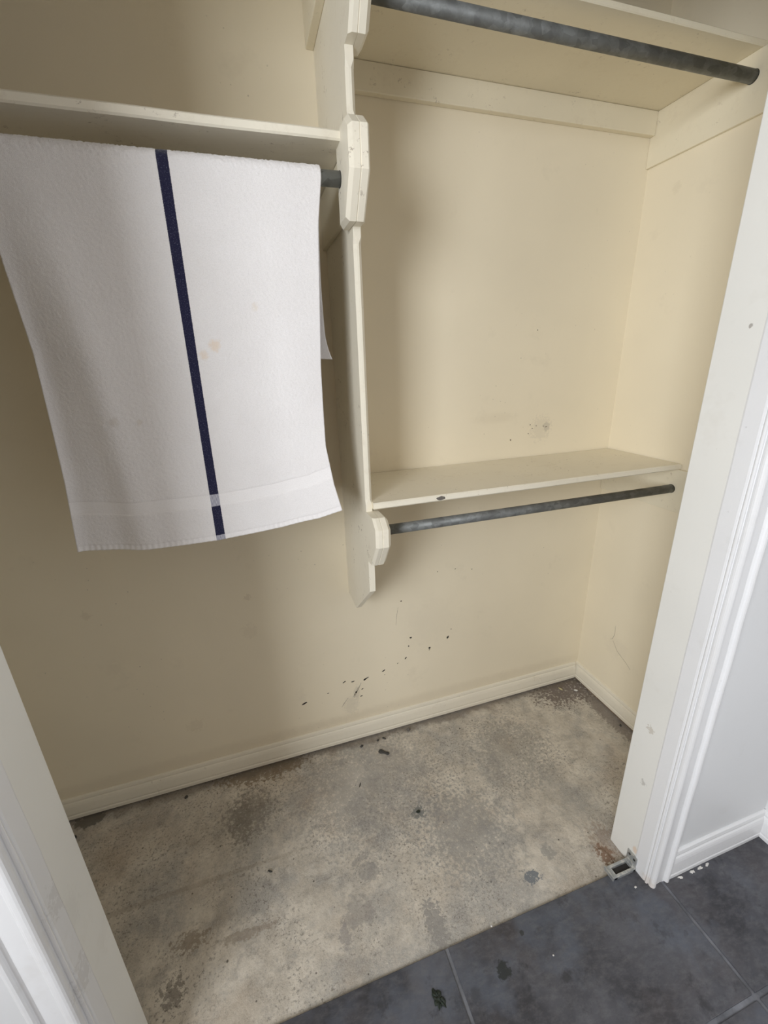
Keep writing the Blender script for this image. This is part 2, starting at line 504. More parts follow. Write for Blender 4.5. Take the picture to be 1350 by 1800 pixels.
floor = struct('floor', (RX0 - 0.1, RX1 + 0.1, RY0 - 0.1, -0.6945, -0.03, -0.0035), M['grout'], 'grey grout bed under the dark room tiles')
TW, G = 0.629, 0.0100
for i in range(-4, 3):
    for j in range(0, 7):
        tx0 = -0.984 + i * TW + G / 2
        tx1 = tx0 + TW - G
        ty1 = -0.6945 if j == 0 else -0.993 - (j - 1) * TW - G / 2
        ty0 = -0.993 - j * TW + G / 2
        tx0, tx1 = max(tx0, RX0 - 0.1), min(tx1, RX1 + 0.1)
        ty0 = max(ty0, RY0 - 0.1)
        if tx1 - tx0 < 0.03 or ty1 - ty0 < 0.03:
            continue
        boxobj('tile', (tx0, tx1, ty0, ty1, -0.006, 0.0), M['tile'], floor, bev=0.0012)

struct('wall_back', (XL - 0.1, XR + 0.1, 0.0, 0.1, -0.03, CZ), M['closet_wall'], 'cream painted scuffed back wall of the closet')
struct('wall_right', (XR, XR + 0.1, YB - 0.0, 0.0, -0.03, CZ), M['closet_side'], 'cream painted right side wall of the closet')
struct('wall_left', (XL - 0.1, XL, YB - 0.0, 0.0, -0.03, CZ), M['closet_side'], 'cream painted left side wall of the closet')
struct('wall_front_right', (JR + 0.02, RX1 + 0.1, YF, YB, -0.03, CZ), M['room_wall'], 'white wall right of the closet opening')
struct('wall_front_left', (RX0 - 0.1, JL - 0.02, YF, YB, -0.03, CZ), M['room_wall'], 'white wall left of the closet opening')
struct('wall_front_top', (JL - 0.02, JR + 0.02, YF, YB, 2.12, CZ), M['room_wall'], 'white wall above the closet opening')
struct('wall_room_right', (RX1, RX1 + 0.1, RY0, YF, -0.03, CZ), M['room_wall'], 'white right wall of the room')
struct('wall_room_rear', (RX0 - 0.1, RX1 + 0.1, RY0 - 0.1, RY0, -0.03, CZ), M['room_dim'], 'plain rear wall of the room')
struct('ceiling', (RX0 - 0.1, RX1 + 0.1, RY0 - 0.1, 0.1, CZ, CZ + 0.08), M['ceiling'], 'flat white ceiling')
# room wall with the window opening
bm = bmesh.new()
W_ = WIN
box(bm, RX0 - 0.1, RX0, RY0, W_['y0'], -0.03, CZ)
box(bm, RX0 - 0.1, RX0, W_['y1'], YF, -0.03, CZ)
box(bm, RX0 - 0.1, RX0, W_['y0'], W_['y1'], -0.03, W_['z0'])
box(bm, RX0 - 0.1, RX0, W_['y0'], W_['y1'], W_['z1'], CZ)
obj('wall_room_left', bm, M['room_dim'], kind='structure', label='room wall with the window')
bm = bmesh.new()
fw = 0.04
box(bm, RX0 - 0.03, RX0 + 0.02, W_['y0'] - fw, W_['y0'], W_['z0'] - fw, W_['z1'] + fw)
box(bm, RX0 - 0.03, RX0 + 0.02, W_['y1'], W_['y1'] + fw, W_['z0'] - fw, W_['z1'] + fw)
box(bm, RX0 - 0.03, RX0 + 0.02, W_['y0'], W_['y1'], W_['z0'] - fw, W_['z0'])
box(bm, RX0 - 0.03, RX0 + 0.02, W_['y0'], W_['y1'], W_['z1'], W_['z1'] + fw)
obj('window_1', bm, M['frame_white'], kind='structure', label='white window frame in the room wall')


# baseboards: profile (distance from wall, z)
def bb_profile(z0, h):
    return [(0, z0), (0.0125, z0), (0.0130, z0 + 0.012), (0.0115, z0 + 0.016), (0.0125, z0 + 0.022),
            (0.0118, z0 + 0.50 * h), (0.0112, z0 + 0.62 * h), (0.0100, z0 + 0.70 * h), (0.0085, z0 + 0.76 * h),
            (0.0060, z0 + 0.80 * h), (0.0070, z0 + 0.88 * h), (0.0055, z0 + 0.97 * h), (0.0020, z0 + h), (0, z0 + h)]


def baseboard(name, fn, a0, a1, z0, h, label, mat, n=24):
    secs = []
    for k in range(n + 1):
        a = a0 + (a1 - a0) * k / n
        wob = 0.0007 * noise.noise(Vector((a * 7, h * 50, 1)))
        secs.append([fn(d + (wob if d > 0 else 0), a, z) for d, z in bb_profile(z0, h)])
    return obj(name, loft(secs), mat, kind='structure', label=label)


baseboard('baseboard_back', lambda d, a, z: (a, -d, z), XL, -0.014, 0.0, 0.080, 'cream moulded baseboard along the closet back wall', M['trim_in'], 40)
baseboard('baseboard_right', lambda d, a, z: (-d, a, z), YB, -0.0, 0.002, 0.076, 'cream moulded baseboard along the closet right wall', M['trim_in'])
baseboard('baseboard_left', lambda d, a, z: (XL + d, a, z), YB, -0.013, 0.002, 0.076, 'cream moulded baseboard along the closet left wall', M['trim_in'])
baseboard('baseboard_front', lambda d, a, z: (a, YF - d * 1.2, z), JR + 0.0675, RX1, 0.001, 0.092, 'white moulded baseboard right of the door casing', M['casing'])
baseboard('baseboard_room_right', lambda d, a, z: (RX1 - d * 1.2, a, z), RY0, YF - 0.0, 0.001, 0.092, 'white moulded baseboard on the room right wall', M['casing'])
baseboard('baseboard_front_left', lambda d, a, z: (a, YF - d * 1.2, z), RX0, JL - 0.0675, 0.001, 0.092, 'white moulded baseboard left of the door casing', M['casing'])
# dark strip paints the shade in the back baseboard gap; bare wood at right
struct('trim_7', (XL, XR, -0.006, 0.0, -0.012, 0.002), M['shadow_gap'], 'dark strip painted as the shaded gap under the back baseboard')
struct('trim_8', (-0.0075, 0.0, YB, -0.006, -0.012, 0.004), M['tack_strip'], 'bare brown wood strip under the right baseboard')


# jambs and casings
def jamb(name, xf, s, label):
    # s=+1 board lies to +x of the face
    bm = bmesh.new()
    a, b = sorted((xf, xf + s * 0.021))
    box(bm, a, b, -0.702, YB + 0.004, -0.008, 2.12, bev=0.0025)
    return obj(name, bm, M['jamb'], kind='structure', label=label)


jamb('trim_1', JR, +1, 'off-white jamb board on the right of the closet opening')
jamb('trim_2', JL, -1, 'off-white jamb board on the left of the closet opening')
struct('trim_3', (JL, JR, YF, YB, 2.10, 2.12), M['jamb'], 'off-white head jamb of the closet opening')


def casing_profile():
    # (outward along the wall from the opening face, y)  closed polygon, room side is -y
    pts = [(0.021, -0.700), (-0.0012, -0.700), (-0.0020, -0.703), (-0.0020, -0.733), (-0.0010, -0.736), (0.0008, -0.7375)]
    # small inner bead
    for k in range(7):
        a = math.radians(-60 + k * 30)
        pts.append((0.0012 - 0.0036 * math.cos(a) * 1.0, -0.7415 - 0.0036 * math.sin(a)))
    pts += [(0.0032, -0.7468)]
    # big rounded nose
    for k in range(9):
        a = math.radians(-20 + k * 20)
        pts.append((0.0105 - 0.0090 * math.cos(a), -0.7515 - 0.0090 * math.sin(a)))
    pts += [(0.0200, -0.7560), (0.0220, -0.7545), (0.0400, -0.7530), (0.0470, -0.7525), (0.0490, -0.7540)]
    for k in range(7):
        a = math.radians(k * 30)
        pts.append((0.0570 - 0.0065 * math.cos(a), -0.7555 - 0.0062 * math.sin(a)))
    pts += [(0.0655, -0.7540), (0.0660, YF), (0.021, YF)]
    return pts


def casing(name, xf, s, label):
    secs = []
    n = 60
    for k in range(n + 1):
        z = -0.004 + k * 2.18 / n
        w = 0.0010 * noise.noise(Vector((z * 9, s * 3, 4))) + 0.0005 * noise.noise(Vector((z * 40, s * 3, 8)))
        secs.append([(xf + s * (u + (w if u < 0.02 else 0)), y + (w if y < YF else 0), z) for u, y in casing_profile()])
    return obj(name, loft(secs), M['casing'], smooth=False, kind='structure', label=label)


casing('trim_4', JR, +1, 'white moulded casing right of the closet opening')
casing('trim_5', JL, -1, 'white moulded casing left of the closet opening')
secs = [[(x, y, 2.10 + u) for u, y in casing_profile()] for x in (JL - 0.066, JR + 0.066)]
obj('trim_6', loft(secs), M['casing'], kind='structure', label='white moulded casing over the closet opening')

# ------------------------------------------------------------------ divider with rod blocks
PXL, PXR, PF = -1.0325, -1.0155, -0.290
RODS = {'low': (0.971, +1), 'left': (1.727, -1), 'high': (2.013, +1)}
RY = -0.2875


def bump_front(zr, top):
    """(z, y) points of the projecting nose, from below to above"""
    return [(zr - 0.079, PF), (zr - 0.079, -0.322), (zr - 0.010, -0.373), (zr + top - 0.022, -0.373), (zr + top, -0.345), (zr + top, PF)]


TOPS = {'low': 0.058, 'left': 0.080, 'high': 0.048}
prof = [(0.644, -0.004, 0, 0), (0.644, -0.108, .0015, .0015), (0.800, PF, .0015, .0015)]     # z, front y, left chamfer, right chamfer


def stretch(za, zb, m=0.035):
    c = 0.0062
    prof.append((za, PF, .0012, .0012))
    prof.append((za + m - 0.012, PF, .0012, .0012))
    prof.append((za + m, PF, c, c))
    prof.append((zb - m, PF, c, c))
    prof.append((zb - m + 0.012, PF, .0012, .0012))
    prof.append((zb, PF, .0012, .0012))


def nose(key):
    zr, side = RODS[key]
    for i, (z, y) in enumerate(bump_front(zr, TOPS[key])):
        c = 0.0012 if y == PF else 0.0065
        l, r = (c, 0.0014) if side > 0 else (0.0014, c * 0.5)
        prof.append((z, y, l, r))


prof.append((0.835, PF, .0012, .0012))
nose('low')
stretch(1.0295, 1.648, 0.030)
nose('left')
stretch(1.807, 1.934, 0.032)
nose('high')
prof.append((2.063, PF, .0012, .0012))
secs = []
for z, yf, l, r in prof:
    l, r = max(l, 1e-4), max(r, 1e-4)
    secs.append([(PXL, 0.0, z), (PXL, yf + l, z), (PXL + l, yf, z), (PXR - r, yf, z), (PXR, yf + r, z), (PXR, 0.0, z)])
div = empty('closet_divider', (-1.024, 0.0, 0.644), 'tall narrow cream plywood divider panel fixed to the back wall between the shelves', 'divider')
obj('panel', loft(secs), M['edge'], div)

TH = 0.0215
for key, (zr, s) in RODS.items():
    xi = PXR if s > 0 else PXL
    xo = xi + s * TH
    secs = []
    back = -0.262
    pts = bump_front(zr, TOPS[key])[1:-1]
    pts = [(zr - 0.079, -0.322, 0), *[(z, y, 1) for z, y in pts], ]
    zb, zt = zr - 0.079, zr + TOPS[key]
    ch = 0.0075
    # plate outline in (y,z), with a bevelled rim towards the outside
    outline = [(back, zb + 0.0), (-0.322, zb), (-0.373, zr - 0.010), (-0.373, zt - 0.022), (-0.345, zt), (back, zt)]
    cy = sum(p[0] for p in outline) / 6
    cz = sum(p[1] for p in outline) / 6

    def inset(o, d):
        n = len(o)
        res = []
        for i in range(n):
            p0, p1, p2 = Vector(o[i - 1]), Vector(o[i]), Vector(o[(i + 1) % n])
            a = (p1 - p0).normalized()
            b = (p2 - p1).normalized()
            na, nb_ = Vector((-a.y, a.x)), Vector((-b.y, b.x))
            c = Vector((cy, cz))
            if (c - p1).dot(na) < 0:
                na = -na
            if (c - p1).dot(nb_) < 0:
                nb_ = -nb_
            m = (na + nb_)
            m = m / (1 + na.dot(nb_))
            res.append(tuple(p1 + m * d))
        return res
    ins = inset(outline, ch)
    i0 = inset(outline, 0.0014)
    bm = loft([[(xi, y, z) for y, z in i0], [(xi + s * 0.0014, y, z) for y, z in outline], [(xi + s * (TH - ch), y, z) for y, z in outline], [(xo, y, z) for y, z in ins]])
    obj('rod_block', bm, M['edge'], div)
    # thin cleat from the block back to the wall
    a, b = sorted((xi, xi + s * 0.010))
    sb = {'low': 1.035, 'left': 1.780, 'high': 2.063}[key]
    boxobj('cleat', (a, b, -0.262, 0.0, zr - 0.060, sb), M['board'], div, bev=0.001)
# upper cleat on the left face for the shelf above the picture
boxobj('cleat', (PXL - 0.019, PXL, -0.285, 0.0, 2.074, 2.19), M['board'], div, bev=0.002)
boxobj('panel_top', (PXL, PXR, PF + 0.02, 0.0, 2.063, 2.21), M['edge'], div)


# ------------------------------------------------------------------ shelves
def board(name, ext, parent, mat, sag=0.0, bev=0.003):
    x0, x1, y0, y1, z0, z1 = ext
    n = 24
    secs = []
    for k in range(n + 1):
        x = x0 + (x1 - x0) * k / n
        dz = 0.0012 * noise.noise(Vector((x * 5, z0 * 9, 2)))
        dy = 0.0010 * noise.noise(Vector((x * 9, z0 * 9, 5)))
        f = y0 + dy
        secs.append([(x, y1, z0), (x, f + bev, z0 + dz), (x, f, z0 + bev + dz), (x, f, z1 - bev + dz), (x, f + bev, z1 + dz), (x, y1, z1)])
    return obj(name, loft(secs), mat, parent)


s1 = empty('wall_shelf', (-0.51, -0.15, 1.036), 'low cream shelf board right of the divider, directly above the lowest pipe rod', 'shelf')
# right end is notched round the cleat
board('board', (PXR, -0.0035, -0.303, -0.0030, 1.036, 1.0535), s1, M['edge'])
boxobj('cleat', (-0.010, -0.0005, -0.60, -0.0005, 0.898, 1.0355), M['board'], s1, bev=0.0015)
bm = bmesh.new()
rr = random.Random(3)
n = 12
ring = [(math.cos(2 * math.pi * k / n) * 0.013 * rr.uniform(.8, 1.15), math.sin(2 * math.pi * k / n) * 0.0055 * rr.uniform(.8, 1.15)) for k in range(n)]
rA = [bm.verts.new((-0.832 + a, -0.3032, 1.0445 + b)) for a, b in ring]
rB = [bm.verts.new((-0.832 + a * .85, -0.3047, 1.0445 + b * .85)) for a, b in ring]
for k in range(n):
    bm.faces.new((rA[k], rA[(k + 1) % n], rB[(k + 1) % n], rB[k]))
bm.faces.new(rB)
obj('paint_chip', bm, M['pebble'], s1, label='grey chip knocked out of the shelf front edge')

s2 = empty('wall_shelf', (-0.51, -0.15, 2.065), 'high cream shelf seen from below above the topmost pipe rod', 'shelf')
board('board', (PXR, -0.001, -0.300, -0.0005, 2.0645, 2.077), s2, M['board'], bev=0.002)
boxobj('cleat', (-0.010, -0.0005, -0.60, -0.0005, 1.9265, 2.064), M['board'], s2, bev=0.0015)
boxobj('cleat', (PXR, -0.0105, -0.019, -0.0005, 2.0045, 2.064), M['board'], s2, bev=0.002)

s3 = empty('wall_shelf', (-1.56, -0.15, 1.781), 'cream shelf left of the divider, above the rod with the towel', 'shelf')
board('board', (XL, PXL, -0.307, -0.0005, 1.7815, 1.7985), s3, M['edge'])

s4 = empty('wall_shelf', (-1.56, -0.15, 2.19), 'unseen high cream shelf left of the divider, out of view above its cleat', 'shelf')
board('board', (XL, PXL, -0.307, -0.0005, 2.19, 2.207), s4, M['board'])  # out-of-view shelf, included for the shade it throws on the upper left


# ------------------------------------------------------------------ rods
def tube(bm, a, b, r, seg=32, cap=True, rings=1):
    a, b = Vector(a), Vector(b)
    d = (b - a).normalized()
    u = d.orthogonal().normalized()
    v = d.cross(u)
    rs = []
    for k in range(rings + 1):
        p = a.lerp(b, k / rings)
        rs.append([bm.verts.new(p + (u * math.cos(2 * math.pi * i / seg) + v * math.sin(2 * math.pi * i / seg)) * r) for i in range(seg)])
    for p, q in zip(rs, rs[1:]):
        for i in range(seg):
            bm.faces.new((p[i], p[(i + 1) % seg], q[(i + 1) % seg], q[i]))
    if cap:
        bm.faces.new(rs[0][::-1])
        bm.faces.new(rs[-1])


RR = 0.0136
def rod(x0, x1, z, label, hole_x=None, hs=0):
    r = empty('closet_rod', ((x0 + x1) / 2, RY, z), label, 'rod', 'galvanised pipe rods')
    bm = bmesh.new()
    tube(bm, (x0, RY, z), (x1, RY, z), RR, 36)
    p = obj('pipe', bm, M['pipe'], r)
    for f in p.data.polygons:
        f.use_smooth = len(f.vertices) == 4
    # dark edge of the drilled hole the pipe sits in
    for hx, sgn in hole_x:
        bm = bmesh.new()
        tube(bm, (hx, RY, z), (hx + sgn * 0.0009, RY, z), RR + 0.0007, 36)
        obj('hole_edge', bm, M['hole'], r)
    return r


rod(PXR + TH - 0.006, -0.0106, 0.971, 'grey pipe rod under the low shelf', hole_x=[(-0.0102, -1)])
rod(PXR + TH - 0.006, -0.0106, 2.013, 'grey pipe rod high up under the topmost right shelf', hole_x=[(-0.0102, -1)])
rod(XL + 0.002, PXL - TH + 0.006, 1.727, 'grey pipe rod the white towel hangs from', hole_x=[(PXL - TH, -1)])

# ------------------------------------------------------------------ towel
def interp(t, tab):
    if t <= tab[0][0]:
        return tab[0][1]
    for (a, va), (b, vb) in zip(tab, tab[1:]):
        if t <= b:
            k = (t - a) / (b - a)
            k = k * k * (3 - 2 * k)
            return va + (vb - va) * k
    return tab[-1][1]


def lin(t, tab):
    if t <= tab[0][0]:
        return tab[0][1]
    for (a, va), (b, vb) in zip(tab, tab[1:]):
        if t <= b:
            return va + (vb - va) * (t - a) / (b - a)
    return tab[-1][1]


ROD_Z = 1.727
RC = RR + 0.0032                # cloth mid-surface radius over the rod
# arc-length parameter s: 0 = top of rod, positive = front, negative = back
ARC = math.pi / 2 * RC
right_tab = [(1.02, -1.098), (1.055, -1.102), (1.12, -1.116), (1.21, -1.127), (1.38, -1.123), (1.54, -1.113), (1.64, -1.107), (1.72, -1.095), (1.76, -1.094)]
left_tab = [(1.02, -1.660), (1.18, -1.650), (1.42, -1.644), (1.55, -1.648), (1.76, -1.652)]
STRIPE_U = 0.507


def bottom_z(u):
    return lin(u, [(0.0, 1.031), (0.2, 1.022), (0.5, 1.0175), (0.75, 1.027), (0.9, 1.040), (1.0, 1.058)])


def towel_pt(u, tt):
    """u 0..1 left to right; tt in [-1,1]: <0 the back flap, >0 the front"""
    xs = lin(1.4, [(1.0, -1.379), (1.76, -1.371)])
    if tt >= 0:
        L = ARC + (ROD_Z - bottom_z(u))
        s = tt * L
        if s < ARC:
            a = s / RC
            y, z = RY - RC * math.sin(a), ROD_Z + RC * math.cos(a)
        else:
            z = ROD_Z - (s - ARC)
            y = RY - RC
        d = max(0.0, (ROD_Z - z) / 0.7)
        xl, xr = lin(z, left_tab), lin(z, right_tab)
        xs = lin(z, [(1.0, -1.3795), (1.76, -1.371)])
        # folds: soft diagonal waves on the left half, bottom edge gently bowed
        k = min(1, d * 2.2)
        q = 1 - u
        wave = 0.007 * math.sin(2 * math.pi * (q * 2.6 + d * 0.55 - 0.55)) * (q ** 1.4) * k
        wave += 0.010 * math.exp(-((u - 0.02) / 0.055) ** 2) * k
        wave -= 0.008 * math.exp(-((u - 0.13 - 0.10 * d) / 0.06) ** 2) * k
        wave += 0.004 * math.sin(2 * math.pi * (u * 1.3 + 0.2)) * d
        lift = -0.030 * (max(0, u - 0.72) / 0.28) ** 2 * max(0, (d - 0.6) / 0.4) ** 1.3
        y += wave + lift - 0.012 * d * (1 - 0.4 * u)
    else:
        L = ARC + (ROD_Z - (1.392 + 0.012 * math.sin(u * 3)))
        s = -tt * L
        if s < ARC:
            a = s / RC
            y, z = RY + RC * math.sin(a), ROD_Z + RC * math.cos(a)
        else:
            z = ROD_Z - (s - ARC)
            y = RY + RC
        d = max(0.0, (ROD_Z - z) / 0.34)
        xl = -1.655
        xr = -1.094 - 0.004 * d + 0.014 * max(0, (d - 0.8) / 0.2) ** 2 - 0.012 * math.sin(d * math.pi) * 0.5
        xs = -1.371
        y += 0.004 * d * math.sin(u * 9) + 0.012 * d
    x = xl + (xs - xl) * (u / STRIPE_U) if u < STRIPE_U else xs + (xr - xs) * ((u - STRIPE_U) / (1 - STRIPE_U))
    return Vector((x, y, z)), s


NU, NF, NB = 250, 320, 150
rt = random.Random(11)
tts = [-1 + k / NB for k in range(NB)] + [k / NF for k in range(NF + 1)]
bm = bmesh.new()
uvs = {}
grid = []
for j, tt in enumerate(tts):
    row = []
    for i in range(NU + 1):
        u = i / NU
        p, s = towel_pt(u, tt)
        row.append((p, s, u, tt))
    grid.append(row)
TS = 0.0042
front_v, back_v = [], []


def nrm(i, j):
    a = grid[j][min(i + 1, NU)][0] - grid[j][max(i - 1, 0)][0]
    b = grid[min(j + 1, len(grid) - 1)][i][0] - grid[max(j - 1, 0)][i][0]
    n = a.cross(b)
    return n.normalized()


n_ref = nrm(NU // 2, NB + NF // 2)
sgn = 1 if n_ref.y < 0 else -1
for j, row in enumerate(grid):
    fr, bk = [], []
    for i, (p, s, u, tt) in enumerate(row):
        n = nrm(i, j) * sgn                     # outward (away from the rod side)
        Ltot = 0.70
        edge = min(i, NU - i) <= 3
        dist_end = (bottom_z(u) and (p.z - bottom_z(u))) if tt >= 0 else 1.0
        band = tt >= 0 and (0.079 < dist_end < 0.107)
        hem = tt >= 0 and dist_end < 0.012
        stripe = abs((u - STRIPE_U) * 0.555) < 0.0098
        amp = 0.00045
        if band or hem:
            amp = 0.0001
        elif edge:
            amp = 0.0004
        elif stripe:
            amp = 0.0004
        if abs(s) < 0.028:
            amp = 0.0010 if not stripe else 0.0006
        h = rt.uniform(-amp, amp)
        th = TS * 0.5 * (0.72 if (band or hem) else 1.0)
        hr = 0.0005 * math.sin(i * 1.25) if hem else 0.0
        v = bm.verts.new(p + n * (th + h + hr))
        w2 = bm.verts.new(p - n * (th + rt.uniform(-0.0004, 0.0004)))
        fr.append(v)
        bk.append(w2)
        uvs[v] = uvs[w2] = (u * 0.555, (dist_end if tt >= 0 else 0.75 + s))
    front_v.append(fr)
    back_v.append(bk)
NJ = len(grid)
for j in range(NJ - 1):
    for i in range(NU):
        bm.faces.new((front_v[j][i], front_v[j][i + 1], front_v[j + 1][i + 1], front_v[j + 1][i]))
        bm.faces.new((back_v[j][i], back_v[j + 1][i], back_v[j + 1][i + 1], back_v[j][i + 1]))
for j in range(NJ - 1):
    for i in (0, NU):
        bm.faces.new((front_v[j][i], front_v[j + 1][i], back_v[j + 1][i], back_v[j][i]))
for j in (0, NJ - 1):
    for i in range(NU):
        bm.faces.new((front_v[j][i], front_v[j][i + 1], back_v[j][i + 1], back_v[j][i]))
uvl = bm.loops.layers.uv.new('cloth')
for f in bm.faces:
    for l in f.loops:
        l[uvl].uv = uvs[l.vert]


def mat_towel():
    t = NT('white_terry_with_navy_stripe')
    uv = t.n('ShaderNodeUVMap', uv_map='cloth').outputs[0]
    s = t.sep(uv)
    uu, vv = s['X'], s['Y']

    def rng(val, a, b, soft):
        m1 = t.n('ShaderNodeMapRange')
        t.link(val, m1.inputs['Value'])
        m1.inputs['From Min'].default_value = a - soft
        m1.inputs['From Max'].default_value = a + soft
        m2 = t.n('ShaderNodeMapRange')
        t.link(val, m2.inputs['Value'])
        m2.inputs['From Min'].default_value = b + soft
        m2.inputs['From Max'].default_value = b - soft
        return t.math('MULTIPLY', m1.outputs[0], m2.outputs[0])
    jit = t.math('ADD', uu, t.math('MULTIPLY', t.math('SUBTRACT', t.noise(500, 2, 0.5, vec=uv), 0.5), 0.0016))
    c0 = STRIPE_U * 0.555
    stripe = rng(jit, c0 - 0.0095, c0 + 0.0095, 0.0005)
    flat = t.math('MAXIMUM', rng(vv, 0.0795, 0.1060, 0.0006), rng(vv, -0.1, 0.0120, 0.0006))
    base = t.mix(t.ramp(t.noise(5, 4, 0.6, vec=uv), [(0.35, 0.0), (0.65, 1.0)]), (0.86, 0.83, 0.82), (0.90, 0.872, 0.865))
    base = t.mix(t.math('MULTIPLY', t.ramp(t.noise(420, 2, 0.6, vec=uv), [(0.35, 1.0), (0.55, 0.0)]), 0.17), base, (0.62, 0.58, 0.56))
    for (x, v, r, a, col) in [(0.328, 0.404, 0.016, 0.42, (0.80, 0.58, 0.36)), (0.304, 0.388, 0.012, 0.35, (0.80, 0.58, 0.36)),
                              (0.417, 0.468, 0.010, 0.30, (0.76, 0.62, 0.44)), (0.118, 0.268, 0.012, 0.30, (0.60, 0.52, 0.44)),
                              (0.162, 0.266, 0.008, 0.25, (0.62, 0.54, 0.42))]:
        old = t.co_out
        t.co_out = uv
        m = t.blob((x, v, 0), r, 0.8, 0.8, 110)
        t.co_out = old
        base = t.mix(t.math('MULTIPLY', m, a), base, col)
    fleck = t.ramp(t.noise(700, 2, 0.7, vec=t.mapping((1, 0.6, 1), vec=uv)), [(0.60, 0.0), (0.68, 1.0)])
    navy = t.mix(t.math('MULTIPLY', fleck, 0.5), (0.012, 0.012, 0.045), (0.30, 0.30, 0.40))
    wv = t.n('ShaderNodeTexWave', bands_direction='X')
    wv.inputs['Scale'].default_value = 160
    t.link(uv, wv.inputs['Vector'])
    weave = t.mix(t.ramp(wv.outputs['Fac'], [(0.35, 0.0), (0.65, 1.0)]), (0.10, 0.10, 0.19), (0.72, 0.71, 0.74))
    st = t.mix(flat, navy, weave)
    col = t.mix(stripe, base, st)
    h = t.math('MULTIPLY', t.noise(800, 2, 0.6, vec=uv), t.math('SUBTRACT', 1.0, t.math('MULTIPLY', flat, 0.85)))
    nb = t.bump(h, 0.75, 0.0011)
    t.b.inputs['Sheen Weight'].default_value = 0.25
    t.b.inputs['Sheen Roughness'].default_value = 0.6
    return t.done(col, 0.95, nb, spec=0.1)


M['towel'] = mat_towel()
towel = obj('towel', bm, M['towel'], smooth=True, label='white terry towel with one navy stripe, hung over the left rod', cat='towel')


# ------------------------------------------------------------------ wall chips, scratches and marks
def chip(name, c, w, h, rot, plane, mat, parent, seed=0, t=0.0006, label=None, cat=None, group=None, off=0.0):
    """thin irregular flake lying on a plane: 'y' closet back wall, 'z' floor"""
    r = random.Random(seed)
    n = 11
    pts = []
    for k in range(n):
        a = 2 * math.pi * k / n
        f = r.uniform(0.62, 1.12)
        px, pz = math.cos(a) * w / 2 * f, math.sin(a) * h / 2 * f
        pts.append((px * math.cos(rot) - pz * math.sin(rot), px * math.sin(rot) + pz * math.cos(rot)))
    bm = bmesh.new()
    def P(p, q, k):
        if plane == 'y':
            return (c[0] + p * k, c[1] - q, c[2] + 0.0 + 0) if False else (c[0] + p[0] * k, c[1] - off - q, c[2] + p[1] * k)
        if plane == 'x':
            return (c[0] - off - q, c[1] + p[0] * k, c[2] + p[1] * k)
        return (c[0] + p[0] * k, c[1] + p[1] * k, c[2] + off + q)
    A = [bm.verts.new(P(p, 0, 1)) for p in pts]
    B = [bm.verts.new(P(p, t, 0.86)) for p in pts]
    for k in range(n):
        bm.faces.new((A[k], A[(k + 1) % n], B[(k + 1) % n], B[k]))
    bm.faces.new(B)
    bm.faces.new(A[::-1])
    return obj(name, bm, mat, parent, label=label, cat=cat, group=group)


wb = bpy.data.objects['wall_back']
wr = bpy.data.objects['wall_right']
R_ = math.radians
chips = [(-1.224, .221, .022, .008, 22), (-1.072, .273, .016, .005, 30), (-1.040, .266, .014, .005, 8), (-0.992, .263, .022, .008, 30),
         (-0.982, .268, .012, .004, 20), (-0.919, .281, .016, .005, 32), (-0.829, .315, .012, .006, 45), (-0.730, .336, .012, .011, 10),
         (-0.731, .328, .006, .004, 0), (-0.653, .366, .010, .016, -30), (-0.807, .402, .011, .008, 0), (-0.816, .366, .005, .008, 0),
         (-0.862, .300, .008, .003, 40), (-1.135, .241, .010, .003, 5), (-1.010, .190, .013, .004, 10), (-1.005, .222, .010, .004, 15),
         (-1.030, .214, .006, .013, -20), (-1.036, .205, .004, .012, -20), (-0.915, .262, .004, .003, 0), (-0.843, .567, .007, .007, 0),
         (-0.629, .658, .006, .003, 0), (-0.70, .66, .005, .004, 20), (-0.56, .645, .006, .004, 0), (-0.640, .400, .006, .004, 0)]
for k, (x, z, a, b, rot) in enumerate(chips):
    chip('paint_chip', (x, 0, z), a, b, R_(rot), 'y', M['black_chip'] if k < 17 else M['old_chip'], wb, seed=k)
for k, (x, z, a, b, rot) in enumerate([(-0.288, 1.154, .012, .004, 20), (-0.300, 1.157, .008, .003, -10), (-0.345, 1.152, .005, .004, 0), (-0.355, 1.165, .004, .006, 0),
                                        (-0.36, 1.135, .005, .004, 0), (-0.330, 1.160, .004, .004, 0), (-0.43, 1.118, .005, .008, 0), (-0.356, 1.469, .005, .004, 0)]):
    chip('paint_chip', (x, 0, z), a, b, R_(rot), 'y', M['old_chip'], wb, seed=50 + k, t=0.0004)


def scratch(name, pts, wdt, plane, mat, parent, off=0.0):
    """thin raised or scored line along a polyline on a wall"""
    bm = bmesh.new()
    top = []
    for i, p in enumerate(pts):
        a = Vector(pts[max(i - 1, 0)])
        b = Vector(pts[min(i + 1, len(pts) - 1)])
        d = (b - a).normalized()
        nn = Vector((-d.y, d.x)) * wdt / 2 * (0.4 if i in (0, len(pts) - 1) else 1)
        row = []
        for q, s in ((0.0, 1), (0.0004, .6), (0.0004, -.6), (0.0, -1)):
            v = Vector(p) + nn * s
            row.append(bm.verts.new((v.x, -off - q, v.y) if plane == 'y' else (-off - q, v.x, v.y)))
        top.append(row)
    for r0, r1 in zip(top, top[1:]):
        for k in range(3):
            bm.faces.new((r0[k], r0[k + 1], r1[k + 1], r1[k]))
    return obj(name, bm, mat, parent)


